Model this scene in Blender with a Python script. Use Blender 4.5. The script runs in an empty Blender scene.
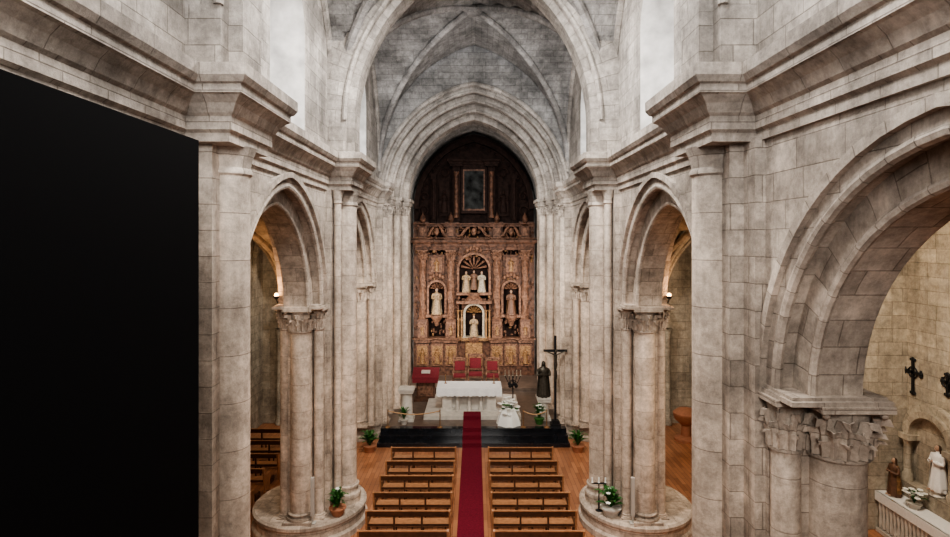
import bpy, math, random
from mathutils import Vector, Matrix
from math import sin, cos, pi, sqrt, acos, radians
random.seed(7)
S = bpy.context.scene
COL = S.collection

# ------------------------------------------------------------------ materials
def newmat(name):
    m = bpy.data.materials.new(name); m.use_nodes = True
    nt = m.node_tree
    return m, nt, nt.nodes['Principled BSDF']
def N(nt, t, **k):
    n = nt.nodes.new(t)
    for a, b in k.items():
        if a.startswith('_'): setattr(n, a[1:], b)
        else: n.inputs[a.replace('__', ' ')].default_value = b
    return n
def L(nt, a, b): nt.links.new(a, b)
def c4(c): return (c[0], c[1], c[2], 1)
def simple(name, col, rough=.6, metal=0, noise=0, nscale=8, bump=0, spec=.5):
    m, nt, p = newmat(name)
    p.inputs['Base Color'].default_value = c4(col); p.inputs['Roughness'].default_value = rough
    p.inputs['Metallic'].default_value = metal; p.inputs['Specular IOR Level'].default_value = spec
    if noise or bump:
        g = N(nt, 'ShaderNodeNewGeometry'); tx = N(nt, 'ShaderNodeTexNoise', Scale=nscale, Detail=5)
        L(nt, g.outputs['Position'], tx.inputs['Vector'])
        if noise:
            mr = N(nt, 'ShaderNodeMapRange'); mr.inputs[1].default_value=.3; mr.inputs[2].default_value=.7
            mr.inputs[3].default_value = 1-noise; mr.inputs[4].default_value = 1+noise*.5
            L(nt, tx.outputs['Fac'], mr.inputs[0])
            mx = N(nt, 'ShaderNodeMix', _data_type='RGBA', _blend_type='MULTIPLY'); mx.inputs[0].default_value = 1
            mx.inputs[6].default_value = c4(col); L(nt, mr.outputs[0], mx.inputs[7]); L(nt, mx.outputs[2], p.inputs['Base Color'])
        if bump:
            b = N(nt, 'ShaderNodeBump', Strength=bump, Distance=.03); L(nt, tx.outputs['Fac'], b.inputs['Height']); L(nt, b.outputs['Normal'], p.inputs['Normal'])
    return m
def emis(name, col, st):
    m, nt, p = newmat(name)
    p.inputs['Base Color'].default_value = c4(col); p.inputs['Emission Color'].default_value = c4(col); p.inputs['Emission Strength'].default_value = st
    return m
def rng(nt, src, a, b, c, d):
    r = N(nt, 'ShaderNodeMapRange'); L(nt, src, r.inputs[0])
    for i, v in zip((1,2,3,4), (a,b,c,d)): r.inputs[i].default_value = v
    return r.outputs[0]
def mul(nt, a, b):
    m = N(nt, 'ShaderNodeMath', _operation='MULTIPLY'); L(nt, a, m.inputs[0]); L(nt, b, m.inputs[1]); return m.outputs[0]
def stone(name, ca, cb, mortar, low, high, stain=.5, bw=.66, rh=.37, z0=4., z1=11.5, lime=.3, streak=.26, fine=.62, bump=.75):
    m, nt, p = newmat(name)
    uv = N(nt, 'ShaderNodeUVMap'); g = N(nt, 'ShaderNodeNewGeometry')
    br = N(nt, 'ShaderNodeTexBrick', Scale=1., Color1=c4(ca), Color2=c4(cb), Mortar=c4(mortar))
    br.inputs['Mortar Size'].default_value = .008; br.inputs['Mortar Smooth'].default_value = .5
    br.inputs['Brick Width'].default_value = bw; br.inputs['Row Height'].default_value = rh
    br.squash=1.35; br.squash_frequency=3; br.offset=.43
    L(nt, uv.outputs[0], br.inputs['Vector'])
    def noise(sc, rough, loc=(0,0,0), s3=(1,1,1)):
        mp = N(nt, 'ShaderNodeMapping'); mp.inputs['Location'].default_value=loc; mp.inputs['Scale'].default_value=s3
        L(nt, g.outputs['Position'], mp.inputs['Vector'])
        n = N(nt, 'ShaderNodeTexNoise', Scale=sc, Detail=9, Roughness=rough); L(nt, mp.outputs[0], n.inputs['Vector']); return n.outputs['Fac']
    n1=noise(.6,.65); n2=noise(5.5,.78); n3=noise(1.5,.75,(11,5,3),(1,1,.55)); n4=noise(1.6,.7,(3,9,1),(1,1,.12)); n5=noise(1.1,.7,(7,2,4))
    k = mul(nt, rng(nt,n1,.38,.60,1-stain,1.06), rng(nt,n2,.34,.64,fine,1.20))
    k = mul(nt, k, rng(nt,n4,.40,.62,1-streak,1.05)); k = mul(nt, k, rng(nt,n5,.36,.52,1-stain*.55,1.0))
    mx = N(nt, 'ShaderNodeMix', _data_type='RGBA', _blend_type='MULTIPLY'); mx.inputs[0].default_value = 1
    L(nt, br.outputs['Color'], mx.inputs[6]); L(nt, k, mx.inputs[7])
    ml = N(nt, 'ShaderNodeMix', _data_type='RGBA'); L(nt, rng(nt,n3,.54,.64,0,lime), ml.inputs[0]); L(nt, mx.outputs[2], ml.inputs[6]); ml.inputs[7].default_value=(.68,.66,.63,1)
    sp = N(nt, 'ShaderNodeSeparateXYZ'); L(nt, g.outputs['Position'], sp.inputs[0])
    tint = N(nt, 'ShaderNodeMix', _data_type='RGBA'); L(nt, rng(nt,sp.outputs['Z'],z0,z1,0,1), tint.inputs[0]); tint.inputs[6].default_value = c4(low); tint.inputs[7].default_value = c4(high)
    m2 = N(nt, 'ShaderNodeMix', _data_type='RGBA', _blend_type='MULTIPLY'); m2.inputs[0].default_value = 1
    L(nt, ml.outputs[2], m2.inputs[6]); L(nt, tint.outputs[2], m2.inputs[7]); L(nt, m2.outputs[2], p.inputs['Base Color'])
    p.inputs['Roughness'].default_value = .88; p.inputs['Specular IOR Level'].default_value = .2
    ad = N(nt, 'ShaderNodeMath', _operation='MULTIPLY_ADD'); ad.inputs[1].default_value = -.6
    L(nt, br.outputs['Fac'], ad.inputs[0]); L(nt, n2, ad.inputs[2])
    b = N(nt, 'ShaderNodeBump', Strength=bump, Distance=.03); L(nt, ad.outputs[0], b.inputs['Height']); L(nt, b.outputs['Normal'], p.inputs['Normal'])
    return m

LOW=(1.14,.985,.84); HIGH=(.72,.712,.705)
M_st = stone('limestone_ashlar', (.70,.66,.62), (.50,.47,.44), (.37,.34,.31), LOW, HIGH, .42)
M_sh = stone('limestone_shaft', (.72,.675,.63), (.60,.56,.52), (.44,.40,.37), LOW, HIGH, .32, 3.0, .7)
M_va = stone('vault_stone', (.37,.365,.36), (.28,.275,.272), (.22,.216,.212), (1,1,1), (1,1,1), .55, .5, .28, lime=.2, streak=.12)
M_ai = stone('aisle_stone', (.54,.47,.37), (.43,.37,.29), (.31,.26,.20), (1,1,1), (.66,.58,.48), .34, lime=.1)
M_white = simple('window_jamb_plaster', (.52,.51,.50), .8, noise=.4, nscale=2, bump=.3)
M_glass = emis('daylit_window_glass', (.92,.96,1), 5.5)
M_iron = simple('dark_iron', (.02,.02,.022), .5, .6)
M_black = simple('black_painted_board', (.003,.003,.0035), .8, spec=.05)
M_marble = simple('black_marble', (.012,.013,.016), .10, noise=.5, nscale=4)
M_carpet = simple('crimson_carpet', (.15,.016,.028), .95, noise=.3, nscale=30, spec=.1)
M_wood = simple('pew_wood', (.085,.036,.018), .4, noise=.4, nscale=9)
M_woodl = simple('pew_wood_polished', (.38,.18,.085), .28, noise=.3, nscale=9)
M_ret = simple('carved_walnut', (.110,.054,.034), .55, noise=.75, nscale=6, bump=.9, spec=.25)
M_retl = simple('carved_walnut_light', (.180,.094,.060), .55, noise=.7, nscale=9, bump=.9, spec=.25)
M_retd = simple('carved_walnut_dark', (.022,.012,.010), .75, noise=.6, nscale=6, bump=.6, spec=.12)
M_gold = simple('old_gilding', (.26,.14,.06), .5, .15, noise=.7, nscale=14, bump=.8)
M_paint = simple('old_oil_painting', (.028,.03,.03), .8, noise=.9, nscale=3, spec=.1)
M_cloth = simple('white_linen', (.76,.75,.73), .8, noise=.08, nscale=20)
M_wm = simple('white_marble', (.55,.51,.45), .4, noise=.2, nscale=5)
M_velvet = simple('red_velvet', (.14,.010,.016), .85, noise=.25, nscale=20)
M_leaf = simple('plant_leaf', (.035,.13,.025), .45, noise=.5, nscale=15)
M_terra = simple('terracotta', (.36,.15,.08), .7, noise=.2)
M_bronze = simple('dark_bronze', (.08,.07,.055), .4, .6, noise=.4, nscale=12)
M_skin = simple('painted_skin', (.36,.23,.16), .5)
M_robeW = simple('robe_cream_gold', (.30,.21,.12), .5, noise=.6, nscale=14)
M_robeG = simple('robe_pale', (.34,.29,.22), .6, noise=.5, nscale=14)
M_robeB = simple('robe_brown', (.12,.06,.035), .6, noise=.3, nscale=12)
M_hair = simple('carved_hair', (.06,.03,.015), .7)
M_flow = simple('white_petals', (.80,.80,.75), .6)
M_rope = simple('barrier_rope', (.45,.28,.15), .8)
M_plat = simple('presbytery_floor', (.12,.088,.068), .3, noise=.4, nscale=4)
M_bulb = emis('warm_bulb', (1,.58,.26), 16)
M_spk = simple('speaker_grey', (.42,.39,.35), .5)

def parquet():
    m, nt, p = newmat('floor_parquet')
    g = N(nt, 'ShaderNodeNewGeometry'); 
    mp = N(nt, 'ShaderNodeMapping'); mp.inputs['Rotation'].default_value = (0,0,pi/2)
    L(nt, g.outputs['Position'], mp.inputs['Vector'])
    br = N(nt, 'ShaderNodeTexBrick', Scale=1., Color1=(.44,.20,.10,1), Color2=(.28,.115,.055,1), Mortar=(.12,.05,.03,1))
    br.inputs['Mortar Size'].default_value=.006; br.inputs['Brick Width'].default_value=.9; br.inputs['Row Height'].default_value=.14
    L(nt, mp.outputs[0], br.inputs['Vector'])
    n1 = N(nt, 'ShaderNodeTexNoise', Scale=1.2, Detail=6); L(nt, g.outputs['Position'], n1.inputs['Vector'])
    r = N(nt,'ShaderNodeMapRange'); L(nt,n1.outputs['Fac'],r.inputs[0]); r.inputs[3].default_value=.65; r.inputs[4].default_value=1.25
    mx = N(nt, 'ShaderNodeMix', _data_type='RGBA', _blend_type='MULTIPLY'); mx.inputs[0].default_value=1
    L(nt, br.outputs['Color'], mx.inputs[6]); L(nt, r.outputs[0], mx.inputs[7]); L(nt, mx.outputs[2], p.inputs['Base Color'])
    p.inputs['Roughness'].default_value=.3
    return m
M_floor = parquet()

# ------------------------------------------------------------------ mesh builder
class MB:
    def __init__(s, sx=1): s.v=[]; s.f=[]; s.uv=[]; s.mi=[]; s.sx=sx
    def vert(s, p): s.v.append((p[0]*s.sx, p[1], p[2])); return len(s.v)-1
    def face(s, idx, m=0, uv=None):
        s.f.append(tuple(idx)); s.mi.append(m)
        if uv is None:
            P=[Vector(s.v[i]) for i in idx]
            n=Vector((0,0,0))
            for i in range(1,len(P)-1): n+=(P[i]-P[0]).cross(P[i+1]-P[0])
            a=[abs(n.x),abs(n.y),abs(n.z)]
            if a[0]>=a[1] and a[0]>=a[2]: uv=[(p.y,p.z) for p in P]
            elif a[1]>=a[2]: uv=[(p.x,p.z) for p in P]
            else: uv=[(p.x,p.y) for p in P]
        s.uv.append(uv)
    def poly(s, pts, m=0, uv=None): s.face([s.vert(p) for p in pts], m, uv)
    def box(s, x0,x1,y0,y1,z0,z1, m=0):
        c=[(x0,y0,z0),(x1,y0,z0),(x1,y1,z0),(x0,y1,z0),(x0,y0,z1),(x1,y0,z1),(x1,y1,z1),(x0,y1,z1)]
        for q in ((0,1,5,4),(1,2,6,5),(2,3,7,6),(3,0,4,7),(4,5,6,7),(3,2,1,0)): s.poly([c[i] for i in q], m)
    def grid(s, P, m=0, closed=False, uv=None):
        I=[[s.vert(p) for p in r] for r in P]
        nc=len(P[0]); 
        for i in range(len(P)-1):
            for j in range(nc if closed else nc-1):
                k=(j+1)%nc
                u=None
                if uv: 
                    k2=j+1
                    u=[uv(i,j),uv(i,k2),uv(i+1,k2),uv(i+1,j)]
                s.face([I[i][j],I[i][k],I[i+1][k],I[i+1][j]], m, u)
    def lathe(s, prof, cx=0, cy=0, n=20, m=0, rf=None, sy=1):
        P=[]; 
        for (r,z) in prof:
            row=[]
            for j in range(n):
                a=2*pi*j/n; rr=r*(rf(a,z) if rf else 1)
                row.append((cx+rr*cos(a), cy+rr*sin(a)*sy, z))
            P.append(row)
        rm=max(r for r,z in prof)
        s.grid(P, m, True, lambda i,j:(2*pi*j/n*rm, prof[i][1]))
    def disc(s, cx,cy,z,r,n=20,m=0): s.poly([(cx+r*cos(2*pi*j/n),cy+r*sin(2*pi*j/n),z) for j in range(n)], m)
    def ball(s, c, r, m=0, n=10, k=6):
        if not hasattr(r,'__len__'): r=(r,r,r)
        P=[[(c[0]+r[0]*sin(pi*i/k)*cos(2*pi*j/n), c[1]+r[1]*sin(pi*i/k)*sin(2*pi*j/n), c[2]-r[2]*cos(pi*i/k)) for j in range(n)] for i in range(k+1)]
        s.grid(P, m, True)
    def tube(s, pts, rad, n=8, m=0):
        pts=[Vector(p) for p in pts]
        if not hasattr(rad,'__len__'): rad=[rad]*len(pts)
        P=[]; up=None; acc=0; al=[]
        for i,p in enumerate(pts):
            d=(pts[min(i+1,len(pts)-1)]-pts[max(i-1,0)]).normalized()
            if up is None:
                up=Vector((0,0,1)) if abs(d.z)<.9 else Vector((1,0,0))
            a=d.cross(up).normalized(); up=a.cross(d).normalized()
            P.append([tuple(p+a*rad[i]*cos(2*pi*j/n)+up*rad[i]*sin(2*pi*j/n)) for j in range(n)])
            if i: acc+=(p-pts[i-1]).length
            al.append(acc)
        s.grid(P, m, True, lambda i,j:(j*.1, al[i]))
        s.poly(P[0], m); s.poly(P[-1], m)
    def sweep(s, path, prof, m=0):
        n=len(path); out=[]
        for i in range(n):
            ns=[]
            if i>0: d=Vector(path[i])-Vector(path[i-1]); d.normalize(); ns.append(Vector((-d.y,d.x)))
            if i<n-1: d=Vector(path[i+1])-Vector(path[i]); d.normalize(); ns.append(Vector((-d.y,d.x)))
            o = ns[0] if len(ns)==1 else (ns[0]+ns[1])/(1+ns[0].dot(ns[1]))
            out.append([(path[i][0]+o.x*p, path[i][1]+o.y*p, z) for p,z in prof])
        for i in range(n-1):
            for j in range(len(prof)-1):
                s.poly([out[i][j],out[i+1][j],out[i+1][j+1],out[i][j+1]], m)
        s.poly(out[0],m); s.poly(out[-1],m)
    def obj(s, name, mats, parent=None, loc=(0,0,0), rot=0, smooth=True, sharp=38):
        me=bpy.data.meshes.new(name); me.from_pydata(s.v,[],s.f)
        ul=me.uv_layers.new(name='UVMap'); k=0
        flat=[c for u in s.uv for q in u for c in q]
        ul.data.foreach_set('uv', flat)
        for mt in mats: me.materials.append(mt)
        me.polygons.foreach_set('material_index', s.mi)
        me.polygons.foreach_set('use_smooth',[smooth]*len(s.f))
        me.update()
        if smooth: me.set_sharp_from_angle(angle=radians(sharp))
        o=bpy.data.objects.new(name, me); COL.objects.link(o); o.location=loc; o.rotation_euler=(0,0,rot)
        if parent: o.parent=parent
        return o
def inst(name, src, loc, rot=0, sc=1):
    o=bpy.data.objects.new(name, src.data); COL.objects.link(o); o.location=loc; o.rotation_euler=(0,0,rot); o.scale=(sc,)*3
    return o

def arch_pts(a,h,t=0,n=14):
    R=(a*a+h*h)/(2*a); c=a-R; q=acos(max(-1,min(1,-c/(R+t))))
    r=[(c+(R+t)*cos(q*i/n),(R+t)*sin(q*i/n)) for i in range(n+1)]
    return r+[(-u,v) for u,v in reversed(r[:-1])]
def arclen(a,h,n):
    P=arch_pts(a,h,0,n); s=[0]
    for i in range(1,len(P)): s.append(s[-1]+math.dist(P[i],P[i-1]))
    return s
def arch_band(mb,a,h,t0,t1,mp,w0,w1,n=14,m=0):
    A=arch_pts(a,h,t0,n); B=arch_pts(a,h,t1,n); s=arclen(a,h,n)
    for (P,w,Q,x) in ((A,w0,A,w1),(B,w0,B,w1),(A,w0,B,w0),(A,w1,B,w1)):
        wid=abs(x-w) if x!=w else t1-t0
        mb.grid([[mp(u,v,w) for u,v in P],[mp(u,v,x) for u,v in Q]], m, False, lambda i,j:(i*wid+.1, s[j]))
    for e in (0,-1):
        mb.poly([mp(*A[e],w0),mp(*B[e],w0),mp(*B[e],w1),mp(*A[e],w1)], m)
def arch_wall(mb,a,h,t,mp,w0,w1,u0,u1,vt,vb=0,n=14,m=0,both=True,soffit=True):
    A=arch_pts(a,h,t,n); s=arclen(a,h,n)
    for w in ((w0,w1) if both else (w0,)):
        for i in range(len(A)-1):
            mb.poly([mp(*A[i],w),mp(*A[i+1],w),mp(A[i+1][0],vt,w),mp(A[i][0],vt,w)], m)
        mb.poly([mp(a+t,vb,w),mp(u1,vb,w),mp(u1,vt,w),mp(a+t,vt,w)], m)
        mb.poly([mp(-a-t,vb,w),mp(u0,vb,w),mp(u0,vt,w),mp(-a-t,vt,w)], m)
    if soffit:
        mb.grid([[mp(u,v,w0) for u,v in A],[mp(u,v,w1) for u,v in A]], m, False, lambda i,j:(i*abs(w1-w0),s[j]))
def capital(mb,cx,cy,z0,h,r0,r1,m=0,k=8):
    ab=h*.12
    prof=[(r0*1.0,z0-.06),(r0*1.14,z0-.045),(r0*1.14,z0-.01),(r0,z0)]
    for i in range(7):
        t=i/6; prof.append((r0+(r1*.85-r0)*t**2.2, z0+(h-ab)*t))
    mb.lathe(prof,cx,cy,20,m)
    a=r1*1.0
    mb.box(cx-a,cx+a,cy-a,cy+a,z0+h-ab,z0+h,m)
    for row in range(3):
        hh=(h-ab)*(.42,.70,.98)[row]
        for i in range(k):
            an=2*pi*(i+.5*(row%2))/k; P=[]
            for q in range(8):
                t=q/7; zz=z0+hh*min(1,t*1.2) - (hh*.15*(q-5) if q>5 else 0)
                bell=r0+(r1*.85-r0)*min(1,(zz-z0)/(h-ab))**2.2
                rr=bell+.02+ r0*(.60+.1*row)*max(0,t-.3)**1.4
                wd=(r0*.40)*sin(pi*(.25+.70*t))
                c=Vector((cx+rr*cos(an),cy+rr*sin(an),zz)); tn=Vector((-sin(an),cos(an),0)); rd=Vector((cos(an),sin(an),0))
                e=r0*.22*(1 if q%2 else .4)
                P.append([tuple(c-tn*wd-rd*e),tuple(c-tn*wd*.45-rd*e*.2),tuple(c+rd*r0*.18),tuple(c+tn*wd*.45-rd*e*.2),tuple(c+tn*wd-rd*e)])
            mb.grid(P,m)
    for sx_ in (-1,1):
        for sy_ in (-1,1): 
            mb.ball((cx+sx_*a*.80,cy+sy_*a*.80,z0+h-ab-r0*.12),(r0*.15,r0*.15,r0*.15),m,8,6)
def column(mb,cx,cy,z0,z1,r,m=0,mc=None,cap=.55,r1=None,n=20,k=8):
    mc=m if mc is None else mc; r1=r1 or r*1.35
    b=r*.45
    mb.box(cx-r*1.4,cx+r*1.4,cy-r*1.4,cy+r*1.4,z0,z0+b*.6,mc)
    mb.lathe([(r*1.38,z0+b*.6),(r*1.42,z0+b*.85),(r*1.38,z0+b*1.15),(r*1.15,z0+b*1.2),(r*1.1,z0+b*1.5),(r*1.22,z0+b*1.6),(r*1.24,z0+b*1.8),(r*1.2,z0+b*1.95),(r*1.0,z0+b*2.05)],cx,cy,n,mc)
    mb.lathe([(r,z0+b*2.05),(r*.97,z1-cap)],cx,cy,n,m)
    capital(mb,cx,cy,z1-cap,cap,r*.97,r1,mc,k)

# ------------------------------------------------------------------ room shell
W=4.0; WO=5.18; IMP=10.42
CB=[-2.8,4.6,12.0,19.4]; SP=[5.95,5.95,6.2,6.2]
XR=12.0; XL=-9.2
mb=MB(); mb.box(XL-.3,XR+.3,-6.7,31.2,-.2,0,0); mb.obj('floor',[M_floor])
def quadvault(mb,cx,cy,hx,hy,sp,h,m=0,mr=1,rib=.13,nn=20):
    k=h/hx; R=(1+k*k)/2; c=1-R
    f=lambda t: sp+hx*sqrt(max(0,R*R-(min(t,1)-c)**2))
    g=[sin(pi/2*(-1+2*i/nn)) for i in range(nn+1)]
    P=[[(cx+g[j]*hx,cy+g[i]*hy,f(min(abs(g[i]),abs(g[j])))) for j in range(nn+1)] for i in range(nn+1)]
    for i in range(nn):
        for j in range(nn):
            pts=[P[i][j],P[i][j+1],P[i+1][j+1],P[i+1][j]]
            gx=abs(g[j]+g[j+1])/2; gy=abs(g[i]+g[i+1])/2
            if gx<gy: uv=[(p[1],p[0]+(p[2]-sp)*.6*(1 if g[j]+g[j+1]<0 else -1)) for p in pts]
            else: uv=[(p[0],p[1]+(p[2]-sp)*.6*(1 if g[i]+g[i+1]<0 else -1)) for p in pts]
            mb.poly(pts,m,uv)
    for sg in (1,-1):
        pts=[]
        for i in range(31):
            t=-1+2*i/30; t=sin(pi/2*t); pts.append((cx+t*hx,cy+sg*t*hy,f(abs(t))-.03))
        mb.tube(pts,rib,8,mr)
    mb.ball((cx,cy,f(0)-.12),(.35,.35,.16),mr,14,6)
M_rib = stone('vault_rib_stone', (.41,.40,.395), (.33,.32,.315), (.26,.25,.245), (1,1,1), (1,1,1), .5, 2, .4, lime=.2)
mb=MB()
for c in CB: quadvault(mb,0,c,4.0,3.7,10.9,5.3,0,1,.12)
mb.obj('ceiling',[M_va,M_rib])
mb=MB()
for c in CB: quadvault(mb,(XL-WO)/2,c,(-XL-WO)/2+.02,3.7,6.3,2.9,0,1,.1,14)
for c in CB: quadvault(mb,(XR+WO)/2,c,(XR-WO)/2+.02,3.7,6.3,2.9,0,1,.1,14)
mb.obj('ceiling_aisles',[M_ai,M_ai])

cprof=[(0,9.36),(.05,9.36),(.05,9.48),(.10,9.52),(.10,9.70),(.14,9.74),(.20,9.86),(.29,9.95),(.33,9.97),(.33,10.08),(.37,10.10),(.42,10.18),(.42,10.34),(0,IMP)]
piersY=[.9,8.3,15.7]; PXI=3.38
for side,sx in (('left',-1),('right',1)):
    mb=MB(sx)
    for c,sp in zip(CB,SP):
        mp=lambda u,v,w:(w,c+u,sp+v)
        arch_wall(mb,2.3,2.6,.38,mp,W,WO,-3.7,3.7,IMP-sp,-(sp-5.95))
        arch_band(mb,2.3,2.6,0,.40,mp,4.26,4.92)              # inner order
        arch_band(mb,2.3,2.6,.56,.68,mp,W-.08,W+.02)          # label
        A=arch_pts(2.3,2.6,.38,14); mb.tube([mp(u,v,W+.05) for u,v in A],.07,8,0)
        A=arch_pts(2.3,2.6,.02,14); mb.tube([mp(u,v,4.30) for u,v in A],.06,8,0)
        # clerestory
        wc=12.9; mp2=lambda u,v,w:(w,c+u,wc+v)
        a=1.1;h=1.4;sill=10.6
        arch_wall(mb,a,h,0,mp2,W,W,-3.7,3.7,17.0-wc,IMP-wc,12,0,False,False)
        mb.poly([(W,c-a,IMP),(W,c+a,IMP),(W,c+a,sill),(W,c-a,sill)])
        O=[(a,sill-wc)]+arch_pts(a,h,0,12)+[(-a,sill-wc)]
        I=[(.34,sill+.9-wc)]+arch_pts(.34,.5,0,12)+[(-.34,sill+.9-wc)]
        mb.grid([[mp2(u,v,W) for u,v in O],[mp2(u,v,5.3) for u,v in I]],1)
        mb.poly([mp2(*O[0],W),mp2(*O[-1],W),mp2(*I[-1],5.3),mp2(*I[0],5.3)],1)
        mb.poly([mp2(u,v,5.28) for u,v in I],2)
        for q in range(5): 
            z=sill+1.1+q*.42; mb.box(5.23,5.26,c-.33,c+.33,z,z+.02,3)
        mb.box(5.23,5.26,c-.012,c+.012,sill+.9,13.3,3)
        k=5.3/4; R=(1+k*k)/2; cc=1-R
        pts=[(W-.02,c+3.7*t,10.9+4*sqrt(max(0,R*R-(abs(t)-cc)**2))-.03) for t in [sin(pi/2*(-1+2*i/30)) for i in range(31)]]
        mb.tube(pts,.12,8,0)
    mb.obj('wall_'+side,[M_st,M_white,M_glass,M_iron])
    path=[(W,-6.5)]
    for y in piersY: path+=[(W,y-.66),(PXI,y-.66),(PXI,y+.66),(W,y+.66)]
    path+=[(W,22.5),(3.75,22.5),(3.75,23.3)]
    mb=MB(sx); mb.sweep(path,cprof,0); mb.obj('trim_cornice_'+side,[M_st])
mb=MB()
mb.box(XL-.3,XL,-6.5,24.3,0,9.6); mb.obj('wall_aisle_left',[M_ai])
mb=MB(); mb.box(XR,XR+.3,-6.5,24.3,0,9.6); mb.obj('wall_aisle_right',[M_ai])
mb=MB(); mb.box(XL-.3,XR+.3,-6.8,-6.5,0,17); mb.obj('wall_west',[M_st])
mb=MB(); mb.box(XL,-WO,24,24.3,0,9.6); mb.box(WO,XR,24,24.3,0,9.6)
for s_ in (-1,1):
    mm=lambda u,v,w:(s_*7.3+u,w,4.2+v)
    arch_band(mb,1.0,1.2,0,.25,mm,23.75,24.0,12); arch_band(mb,.45,.6,0,.08,mm,23.9,24.0,10)
    for q in (-1,1): mb.lathe([(.18,0),(.18,.2),(.12,.3),(.12,3.8),(.2,4.15)],s_*7.3+q*1.12,23.85,12,0)
    mb.poly([mm(u,v,23.97) for u,v in arch_pts(.45,.6,0,10)]+[(s_*7.3-.45,23.97,2.8),(s_*7.3+.45,23.97,2.8)],1)
M_glass2 = emis('aisle_window_glass', (.75,.85,.8), 1.2)
mb.obj('wall_aisle_east',[M_ai,M_glass2])
for side,sx,xo in (('left',-1,-XL),('right',1,9.6)):
    mb=MB(sx)
    for cy in ((8.3,15.7) if sx<0 else (15.7,)):
        x0_=5.34; x1_=xo-.2; cx=(x0_+x1_)/2; a=(x1_-x0_)/2
        mp=lambda u,v,w:(cx+u,cy+w,6.2+v)
        arch_band(mb,a,2.4,0,.14,mp,-.3,.3)
        arch_band(mb,a,2.4,.14,.28,mp,-.5,.5)
        mb.tube([mp(u,v,-.33) for u,v in arch_pts(a,2.4,.02,14)],.05,8,0)
        mb.tube([mp(u,v,-.52) for u,v in arch_pts(a,2.4,.18,14)],.06,8,0)
        arch_wall(mb,a,2.4,.26,mp,-.42,.42,-a-.3,a+.3,3.4,0)
        mb.box(xo-.25,xo+(2.4 if sx>0 else 0),cy-.5,cy+.5,0,6.2)
        mb.box(xo-.35,xo,cy-.6,cy+.6,5.9,6.2)
        if sx>0: mb.box(xo,XR,cy-.5,cy+.5,6.2,9.6)
    mb.obj('wall_aisle_arch_'+side,[M_ai])

# ------------------------------------------------------------------ piers
def pier(y,sx,sn,sf,big=False):
    mb=MB(sx); cx=4.62
    mb.lathe([(1.58,0),(1.58,.16),(1.52,.22),(1.52,.42),(1.56,.47),(1.56,.55),(1.50,.60)],cx,y,48,0)
    mb.disc(cx,y,.60,1.50,48,0)
    mb.box(W,WO,y-.9,y+.9,.6,5.95,0)
    mb.box(4.28,4.9,y-1.12,y+1.12,.6,5.95,0)
    for d,spz in ((-1,sn),(1,sf)):
        if big and d<0:
            column(mb,4.76,y-1.14,.6,spz,.35,1,0,.68,.45,24,10); column(mb,4.17,y-1.02,.6,spz,.19,1,0,.66,.27,14)
        else:
            column(mb,4.56,y+d*1.10,.6,spz,.27,1,0,.58,.38)
            for xx in (4.12,5.02): column(mb,xx,y+d*.98,.6,spz,.13,1,0,.54,.21,12)
        e=1.57 if (big and d<0) else 1.47
        ya,yb=sorted((y+d*.85,y+d*e)); mb.box(W-.06,WO+.02,ya,yb,spz,spz+.06,0)
        ya,yb=sorted((y+d*.85,y+d*(e-.06))); mb.box(W-.02,WO-.02,ya,yb,spz+.06,spz+.10,0)
    if big:
        mb.box(3.66,W,y-.52,y+.52,.6,9.45,0); mb.box(3.86,W,y-.84,y+.84,.6,9.40,0)
        xc,rr=3.64,.29
    else:
        mb.box(3.66,W,y-.46,y+.46,.6,9.45,0); mb.box(3.86,W,y-.8,y+.8,.6,9.40,0); xc,rr=3.6,.28
    mb.lathe([(rr,1.1),(rr,9.0)],xc,y,24,1)
    mb.lathe([(q*rr/.36,z) for q,z in [(.5,.6),(.5,.75),(.52,.8),(.5,.86),(.42,.9),(.40,1.0),(.45,1.03),(.45,1.08),(.36,1.12)]],xc,y,24,0)
    if not big:
        for d in (-1,1):
            mb.lathe([(.10,.6),(.10,9.0),(.13,9.02),(.11,9.06),(.18,9.38)],3.72,y+d*.55,12,1)
    # plain moulded necking under the impost
    mb.lathe([(rr,8.95),(rr*1.12,8.98),(rr*1.12,9.03),(rr*1.02,9.07),(rr*1.1,9.2),(rr*1.32,9.38)],xc,y,24,0)
    mb.box(PXI,W,y-.66,y+.66,9.36,IMP,0)
    mb.obj('stone_pier',[M_st,M_sh])
for sx in (-1,1):
    pier(.9,sx,5.95,5.95,True); pier(8.3,sx,5.95,6.2,True); pier(15.7,sx,6.2,6.2)
    mb=MB(sx)
    mb.lathe([(1.4,0),(1.4,.16),(1.34,.22),(1.34,.42),(1.38,.47),(1.38,.55),(1.32,.60)],5.0,23.1,40,0); mb.disc(5.0,23.1,.6,1.32,40,0)
    mb.box(W,WO,22.1,24.2,0,6.2,0); mb.box(W-.01,WO,23.05,24.2,6.2,9.4,0); mb.box(3.75,W,22.5,23.3,0,10.4,0)
    column(mb,4.56,22.0,.6,6.2,.27,1,0,.58,.38)
    for xx in (4.12,5.02): column(mb,xx,22.05,.6,6.2,.13,1,0,.54,.21,12)
    mb.box(W-.06,WO+.02,21.6,22.3,6.2,6.32,0)
    column(mb,3.8,22.9,0.45,9.5,.22,1,0,.5,.30)
    mb.obj('stone_pier',[M_st,M_sh])
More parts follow.
